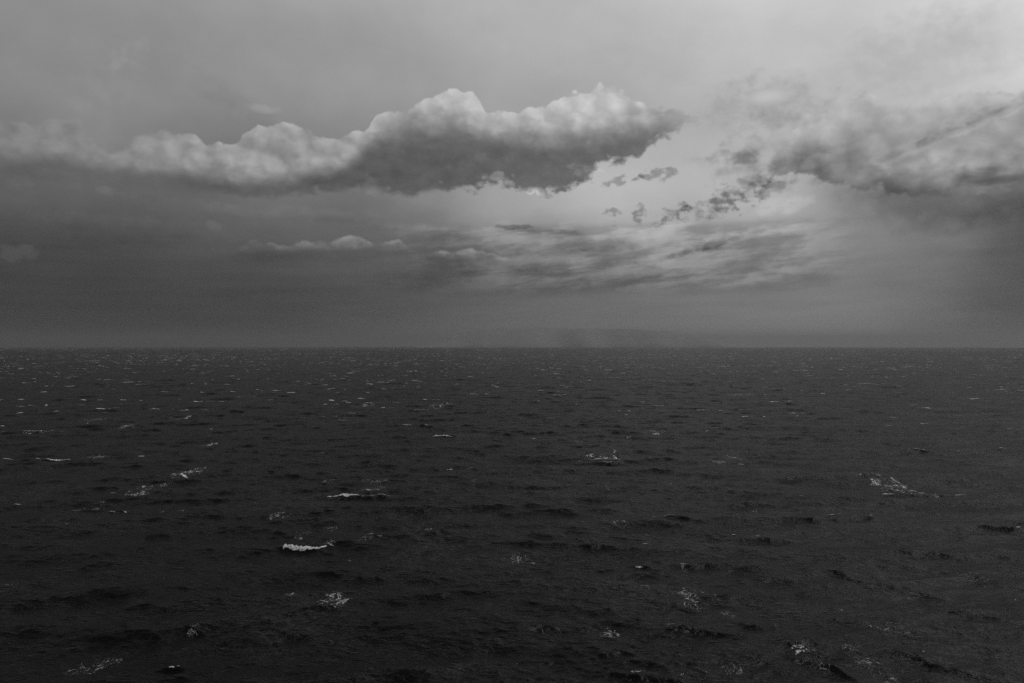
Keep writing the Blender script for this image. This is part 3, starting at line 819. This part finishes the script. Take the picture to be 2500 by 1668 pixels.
OTHERS = [  # smaller ones, gathered with the rest of the foam
    'L', ('roll', 85, 759, 55, 7, .8), ('line', 345, 770, 50, 3, .5), ('lace', 410, 768, 70, 25, .4), ('roll', 735, 777, 40, 4, .6), ('line', 830, 772, 34, 3, .5, -5),
    ('roll', 640, 533, 45, 6, .85), ('lace', 445, 546, 110, 14, .55), ('lace', 942, 490, 44, 22, .85), ('line', 1085, 484, 60, 3, .6), ('roll', 1395, 344, 45, 6, .95),
    ('roll', 380, 289, 30, 5, .9), ('line', 455, 288, 46, 3, .6), ('roll', 560, 288, 32, 8, .95), ('roll', 643, 289, 30, 7, .95), ('roll', 895, 292, 50, 5, .85),
    ('line', 950, 294, 60, 3, .5), ('roll', 1002, 296, 30, 4, .8), ('roll', 3, 289, 22, 6, .9), ('roll', 98, 288, 28, 5, .9), ('roll', 75, 313, 20, 4, .8), ('roll', 100, 318, 25, 4, .8),
    ('roll', 320, 239, 45, 4, .8), ('roll', 585, 208, 60, 4, .7), ('roll', 750, 251, 50, 4, .85), ('roll', 917, 253, 28, 5, .85), ('roll', 1060, 249, 50, 4, .7),
    ('roll', 1165, 241, 20, 4, .85), ('roll', 1250, 247, 60, 4, .7), ('roll', 1720, 228, 24, 4, .8), ('roll', 1735, 240, 28, 4, .7), ('roll', 1322, 208, 12, 4, .9),
    ('roll', 395, 388, 20, 5, .8), ('lace', 430, 380, 70, 14, .7, -8), ('roll', 10, 400, 30, 5, .9), ('roll', 135, 437, 22, 5, .9), ('roll', 20, 435, 40, 4, .7),
    ('lace', 215, 432, 110, 10, .6, -4), ('lace', 565, 411, 46, 14, .8, 5), ('lace', 815, 372, 66, 14, .75), ('roll', 957, 420, 26, 5, .8), ('roll', 1838, 402, 46, 4, .95),
    ('roll', 1930, 401, 90, 3, .7), ('roll', 2000, 449, 120, 4, .75), ('roll', 1960, 327, 60, 3, .7), ('line', 1900, 330, 160, 3, .5), ('lace', 2000, 310, 66, 26, .6, -6),
    ('lace', 1640, 315, 74, 12, .6), ('roll', 1980, 284, 40, 4, .6), ('roll', 2140, 262, 50, 4, .6), ('roll', 2200, 261, 30, 4, .7), ('line', 1460, 523, 90, 3, .6),
    ('lace', 1545, 505, 66, 10, .6), ('roll', 1775, 520, 14, 5, .5), ('roll', 1885, 524, 30, 4, .6), ('lace', 1475, 655, 44, 20, .55), ('lace', 1685, 657, 84, 14, .4),
    ('lace', 1260, 818, 96, 24, .5, -6), ('lace', 1500, 873, 24, 10, .6), ('lace', 1936, 884, 28, 22, .75, 10), ('roll', 1583, 997, 26, 6, .7, -2), ('lace', 1105, 1019, 60, 12, .45),
    ('lace', 60, 1118, 90, 20, .4, -8), ('lace', 865, 1338, 44, 24, .4), ('roll', 2, 1435, 16, 7, .7), ('lace', 2280, 1484, 24, 14, .6), ('lace', 1715, 1408, 50, 14, .4),
    ('lace', 1490, 858, 50, 14, .4), ('line', 195, 146, 30, 4, .8), ('line', 320, 147, 130, 3, .6), ('line', 250, 183, 30, 4, .8), ('line', 330, 182, 100, 3, .4),
    ('line', 580, 148, 80, 3, .5), ('lace', 1360, 960, 80, 14, .2), ('roll', 305, 843, 24, 3, .5), ('line', 1160, 745, 60, 3, .4), ('lace', 2140, 660, 20, 30, .4),
    ('line', 1925, 940, 30, 3, .3), ('lace', 1340, 1080, 30, 16, .35), ('lace', 650, 1200, 70, 18, .3, -10), ('roll', 688, 845, 7, 5, .7),
    'R', ('roll', 880, 426, 30, 6, .8, 4), ('line', 925, 412, 90, 3, .6, 3), ('roll', 1050, 366, 38, 5, .95), ('roll', 1140, 365, 28, 5, .85), ('roll', 128, 249, 40, 4, .95),
    ('roll', 243, 301, 12, 6, .85), ('roll', 1098, 232, 26, 4, .8), ('roll', 1600, 216, 104, 3, .85), ('roll', 670, 315, 70, 4, .55, -4), ('roll', 585, 324, 20, 5, .6),
    ('roll', 515, 354, 24, 4, .7), ('roll', 100, 457, 34, 4, .8), ('roll', 2015, 516, 20, 4, .8), ('roll', 2215, 505, 60, 5, .85, 3), ('roll', 2245, 412, 40, 4, .7),
    ('roll', 1860, 396, 56, 3, .7), ('roll', 1700, 400, 40, 3, .6), ('roll', 2090, 283, 60, 4, .75), ('lace', 1905, 328, 66, 10, .6, 3), ('roll', 1995, 288, 12, 5, .6),
    ('roll', 640, 806, 32, 4, .6), ('line', 710, 812, 120, 3, .5, 6), ('roll', 1000, 889, 40, 4, .65), ('roll', 1110, 893, 40, 4, .6), ('lace', 475, 852, 56, 22, .6),
    ('line', 600, 922, 56, 3, .5, -3), ('lace', 30, 995, 66, 24, .65, 6), ('line', 95, 1000, 40, 3, .5), ('line', 575, 1031, 66, 3, .6), ('lace', 692, 1027, 34, 10, .6),
    ('lace', 772, 1042, 26, 34, .6, -6), ('lace', 1005, 1188, 34, 22, .5, -8), ('lace', 975, 1240, 56, 42, .5), ('lace', 1475, 1228, 34, 10, .6, -4), ('roll', 2260, 1163, 20, 5, .5, 3),
    ('lace', 200, 1335, 80, 34, .5), ('lace', 740, 1300, 84, 30, .4), ('lace', 1175, 1298, 30, 20, .4), ('lace', 1430, 1415, 56, 22, .4), ('lace', 1020, 1495, 110, 44, .4),
    ('lace', 885, 1527, 46, 10, .5), ('lace', 560, 1520, 56, 14, .8), ('lace', 1240, 1560, 66, 14, .7), ('lace', 730, 665, 56, 20, .5, 6), ('line', 1305, 716, 44, 3, .5),
    ('lace', 1740, 600, 50, 10, .5), ('lace', 305, 478, 46, 8, .5), ('lace', 520, 460, 24, 14, .5), ('lace', 1690, 625, 50, 8, .35, 5), ('lace', 1090, 783, 30, 12, .45, -6),
    ('lace', 415, 830, 16, 40, .3), ('lace', 572, 898, 20, 26, .35), ('lace', 430, 690, 14, 40, .3), ('lace', 720, 765, 16, 30, .35), ('line', 860, 345, 60, 3, .4),
    ('lace', 1020, 268, 50, 10, .4), ('lace', 150, 655, 16, 20, .35), ('lace', 575, 414, 30, 8, .6), ('roll', 300, 219, 40, 3, .6), ('roll', 215, 204, 16, 4, .6),
    ('roll', 1110, 162, 60, 3, .7), ('roll', 1190, 163, 40, 3, .6), ('roll', 1770, 237, 30, 3, .6), ('roll', 1750, 210, 30, 3, .5), ('roll', 1820, 174, 50, 3, .6)]


def place(F, kind, x, y, w, h, b, seed, **kw):
    k = 0.5084
    if kind == 'roll': roll(F, x, y, w * k, h * k, b, seed=seed, slope=kw.get('slope', 0) * k, bow=kw.get('bow', 0) * k, taper=kw.get('taper', .5))
    elif kind == 'line': line(F, x, y, w * k, b, seed=seed, slope=kw.get('slope', 0) * k)
    else: lace(F, x, y, w * k, h * k, b, seed=seed, slope=kw.get('slope', 0) * k)


seed = 0
PART = {'roll': 'crest', 'line': 'foam_streak', 'lace': 'foam_net'}
for name, label, pieces in NAMED:
    cat = 'whitecap' if name == 'whitecap' else 'foam'
    root = None
    if len(pieces) > 1:
        side = LX if pieces[0][1] == 'L' else RX
        gx, gy = ground(side(pieces[0][2]), ZY(pieces[0][3]))
        root = bpy.data.objects.new(name, None); COL.objects.link(root)
        root.location = (gx, gy, 0); root['label'] = label; root['category'] = cat
        bpy.context.view_layer.update()
    for kind, side, zx, zy, w, h, b, kw in pieces:
        seed += 11
        F = Foam()
        place(F, kind, (LX if side == 'L' else RX)(zx), ZY(zy), w, h, b, seed % 200, **kw)
        if root is None:
            F.build(name, label=label, cat=cat)
        else:
            o = F.build(PART[kind])
            if o:
                o.location = o.location - root.location; o.parent = root

F = Foam()
side = LX
for it in OTHERS:
    if isinstance(it, str): side = LX if it == 'L' else RX; continue
    seed += 7
    place(F, it[0], side(it[1]), ZY(it[2]), it[3], it[4], it[5], seed % 200, slope=it[6] if len(it) > 6 else 0)


def scatter(F):
    """the countless small breakers out to the horizon, on the higher crests, all at once"""
    r = np.random.RandomState(5)
    N = 230000
    d = np.sqrt(r.uniform(420.0 ** 2, 11000.0 ** 2, N)); th = r.uniform(-0.66, 0.66, N)
    x, y = d * np.sin(th), d * np.cos(th)
    z = np.zeros(N)
    for kx, ky, k, a, p, lam in WAVES:
        if lam > 9: z += a * np.cos(kx * x + ky * y + p)
    grp = vnoise(x, y, 1 / 160.0, 2, seed=4) + 0.5 * vnoise(x, y * 0.4, 1 / 40.0, 2, seed=6)
    want = ss(d, 250.0, 900.0) * 0.5 + 0.5
    ok = (z + 0.25 * grp > 0.24 - 0.1 * ss(d, 500.0, 2000.0)) & (r.uniform(size=N) < 0.6 * want * (0.12 + 0.88 * ss(d, 4500.0, 1200.0)))
    x, y = x[ok], y[ok]
    m = len(x); reps = r.randint(1, 4, m)                     # breakers come in short rows along one crest
    off = np.concatenate([np.arange(k) for k in reps])
    x, y = np.repeat(x, reps), np.repeat(y, reps)
    x = x + off * r.uniform(5, 16, len(x)) * np.where(off > 0, 1, 0); y = y + off * r.normal(0, 1.2, len(x))
    d = np.hypot(x, y); n = len(x); print('scattered', n)
    L = np.clip(np.exp(r.normal(1.5, 0.6, n)) * (1 + d / 3500.0), 1.5, 34); L = np.minimum(L, np.minimum(19, 3.5 + d / 130.0)); H = np.clip(np.exp(r.normal(-0.85, 0.35, n)) * (0.75 + L * 0.03), 0.2, 1.2) * (1 + d / 6000.0)
    b = np.clip(r.beta(1.2, 1.8, n) * 1.15, 0.12, 1)
    nu, nv = 8, 4
    u = np.linspace(-1, 1, nu)[None, :, None]; ang = (np.linspace(0, 1, nv) * math.pi)[None, None, :]
    e = np.clip((1 - np.abs(u)) * 1.8, 0, 1) * (0.3 + 1.0 * r.uniform(size=(n, nu, 1)))
    X = x[:, None, None] + u * L[:, None, None] / 2 + 0 * ang
    Y = y[:, None, None] + np.cos(ang) * H[:, None, None] * e + (r.normal(0, .12, (n, 1, 1)) * u * L[:, None, None]) + r.normal(0, .25, (n, nu, 1))
    Z = np.sin(ang) * H[:, None, None] * 0.75 * e
    X, Y, Z = np.broadcast_arrays(X, Y, Z)
    dd = np.repeat(d, nu * nv)
    p = surface(X.ravel(), Y.ravel(), Z.ravel() + 0.05 + 0.00012 * dd)
    q0 = grid_quads(nu, nv)
    q = (q0[None] + (np.arange(n) * nu * nv)[:, None, None]).reshape(-1, 4)
    c = np.clip(e * 1.3, 0, 1) * b[:, None, None] * np.clip(np.sin(ang) * 3 + .3, 0, 1)
    F.put(p, q, c.ravel())


scatter(F)
F.build('sea_foam', kind='stuff', label='small scattered whitecaps and threads of foam out to the horizon')

# ------------------------------------------------------------------ the faint far island
def build_hill():
    D = 16000.0
    pts = [(970, 800), (1010, 787), (1045, 772), (1081, 762), (1150, 756.5), (1200, 754), (1290, 752.3), (1320, 754), (1370, 756),
           (1450, 758), (1530, 763), (1590, 773), (1650, 787), (1700, 800)]
    xs = np.linspace(970, 1700, 260); hy = np.interp(xs, [p[0] for p in pts], [p[1] for p in pts])
    H = (HY - hy) / F_PX * D + CAM_H * (hy < 796)
    X = (xs - CX) / F_PX * D
    t = np.linspace(-1, 1, 41)
    XX, T = np.meshgrid(X, t, indexing='ij'); HH = np.repeat(H[:, None], 41, 1)
    YY = D + T * 1500 + 500 * vnoise(XX, T * 300, 1 / 900.0, 2)
    Z = HH * (1 - np.abs(T) ** 1.6) + (vnoise(XX, YY, 1 / 420.0, 4, .55, seed=2) * 34 * (1 - T * T)) * np.clip(HH / 150, 0, 1)
    Z[:, 0] = Z[:, -1] = -20; Z[0] = Z[-1] = -20
    me = np_mesh('island', np.stack([XX, YY, Z], -1).reshape(-1, 3), grid_quads(260, 41)[:, ::-1])
    link('hills', me, [mat_plain('far_land', 0.24, 0.9)], kind='structure')


build_hill()


# ------------------------------------------------------------------ two seabirds low over the water
M_BIRD = mat_plain('dark_plumage', 0.008, 0.8)
M_BILL = mat_plain('dark_bill', 0.015, 0.5)


def wing_mesh(side, droop):
    """arched pointed wing of a seabird, with thickness; span 0.45 m"""
    bm = bmesh.new()
    st = [(0.02, 0.085, 0.0, .018), (0.10, 0.095, .035, .016), (0.20, 0.085, .055, .012), (0.32, 0.062, .045 - droop * .3, .008), (0.42, 0.036, .02 - droop * .7, .005), (0.49, 0.008, -droop, .002)]
    rows = []
    for s_, ch, z, t in st:
        sweep = 0.02 - 0.35 * max(0, s_ - 0.2) ** 1.1
        lead, trail = sweep + ch * 0.5, sweep - ch * 0.5
        rows.append([bm.verts.new((side * s_, yy, z + zz)) for yy, zz in ((lead, 0), ((lead + trail) / 2, t), (trail, 0), ((lead + trail) / 2, -t * .5))])
    for a, b in zip(rows, rows[1:]):
        for i in range(4): bm.faces.new((a[i], a[(i + 1) % 4], b[(i + 1) % 4], b[i]))
    bm.faces.new(rows[0]); bm.faces.new(rows[-1][::-1])
    bmesh.ops.recalc_face_normals(bm, faces=bm.faces)
    me = bpy.data.meshes.new('wing'); bm.to_mesh(me); bm.free()
    for p in me.polygons: p.use_smooth = True
    return me


def body_mesh():
    """bill, head, neck, breast, belly and wedge tail as one surface, nose towards +y"""
    bm = bmesh.new()
    st = [(.215, .010, .010, .012), (.19, .026, .028, .014), (.165, .031, .033, .013), (.14, .028, .031, .008), (.10, .040, .042, 0), (.04, .052, .052, -.004),
          (-.03, .048, .046, -.002), (-.10, .032, .028, .004), (-.15, .030, .012, .008), (-.21, .044, .006, .010), (-.235, .034, .004, .010)]
    rows = []
    for yy, rx, rz, z in st:
        rows.append([bm.verts.new((rx * math.cos(a), yy, z + rz * math.sin(a))) for a in [k * math.tau / 10 for k in range(10)]])
    for a, b in zip(rows, rows[1:]):
        for i in range(10): bm.faces.new((a[i], a[(i + 1) % 10], b[(i + 1) % 10], b[i]))
    bm.faces.new(rows[0]); bm.faces.new(rows[-1][::-1])
    bmesh.ops.recalc_face_normals(bm, faces=bm.faces)
    me = bpy.data.meshes.new('body'); bm.to_mesh(me); bm.free()
    for p in me.polygons: p.use_smooth = True
    return me


def bill_mesh():
    bm = bmesh.new()
    bmesh.ops.create_cone(bm, cap_ends=True, segments=8, radius1=.010, radius2=.002, depth=.045)
    bmesh.ops.rotate(bm, verts=bm.verts, matrix=__import__('mathutils').Matrix.Rotation(-math.pi / 2, 3, 'X'))
    bmesh.ops.translate(bm, verts=bm.verts, vec=(0, .232, .008))
    me = bpy.data.meshes.new('bill'); bm.to_mesh(me); bm.free()
    return me


def bird(px, py, dist, rot, label, scale):
    e = bpy.data.objects.new('seabird', None); COL.objects.link(e)
    d = Vector(((px - CX) / F_PX, 1.0, (HY - py) / F_PX)) * dist
    e.location = (d.x, d.y, CAM_H + d.z)
    e.rotation_euler = [math.radians(a) for a in rot]; e.scale = (scale,) * 3
    e['label'] = label; e['category'] = 'bird'; e['group'] = 'dark seabirds flying low over the sea'
    link('body', body_mesh(), [M_BIRD], parent=e)
    link('wing', wing_mesh(1, .10), [M_BIRD], parent=e)
    link('wing', wing_mesh(-1, .10), [M_BIRD], parent=e)
    link('bill', bill_mesh(), [M_BILL], parent=e)


bird(1678, 886.5, 150.0, (78, 52, 0), 'tiny dark seabird with wings slanting, in the distance near the horizon', 1.05)
bird(1662, 1203, 130.0, (62, -72, 0), 'dark seabird banked steeply, seen against the near water right of centre', 1.05)


# ------------------------------------------------------------------ the air
def build_haze():
    m, nt = new_mat('haze')
    out = nt.nodes.new('ShaderNodeOutputMaterial'); pv = nt.nodes.new('ShaderNodeVolumePrincipled')
    pv.inputs['Color'].default_value = (0.47, 0.47, 0.47, 1)
    pv.inputs['Density'].default_value = 4.6e-5
    pv.inputs['Anisotropy'].default_value = 0.5
    nt.links.new(pv.outputs[0], out.inputs['Volume'])
    bm = bmesh.new(); bmesh.ops.create_cube(bm, size=1.0)
    bmesh.ops.scale(bm, verts=bm.verts, vec=(84000, 84000, 585)); bmesh.ops.translate(bm, verts=bm.verts, vec=(0, 0, 160))
    me = bpy.data.meshes.new('haze'); bm.to_mesh(me); bm.free()
    link('haze', me, [m], kind='stuff', label='rain haze over the sea')


build_haze()
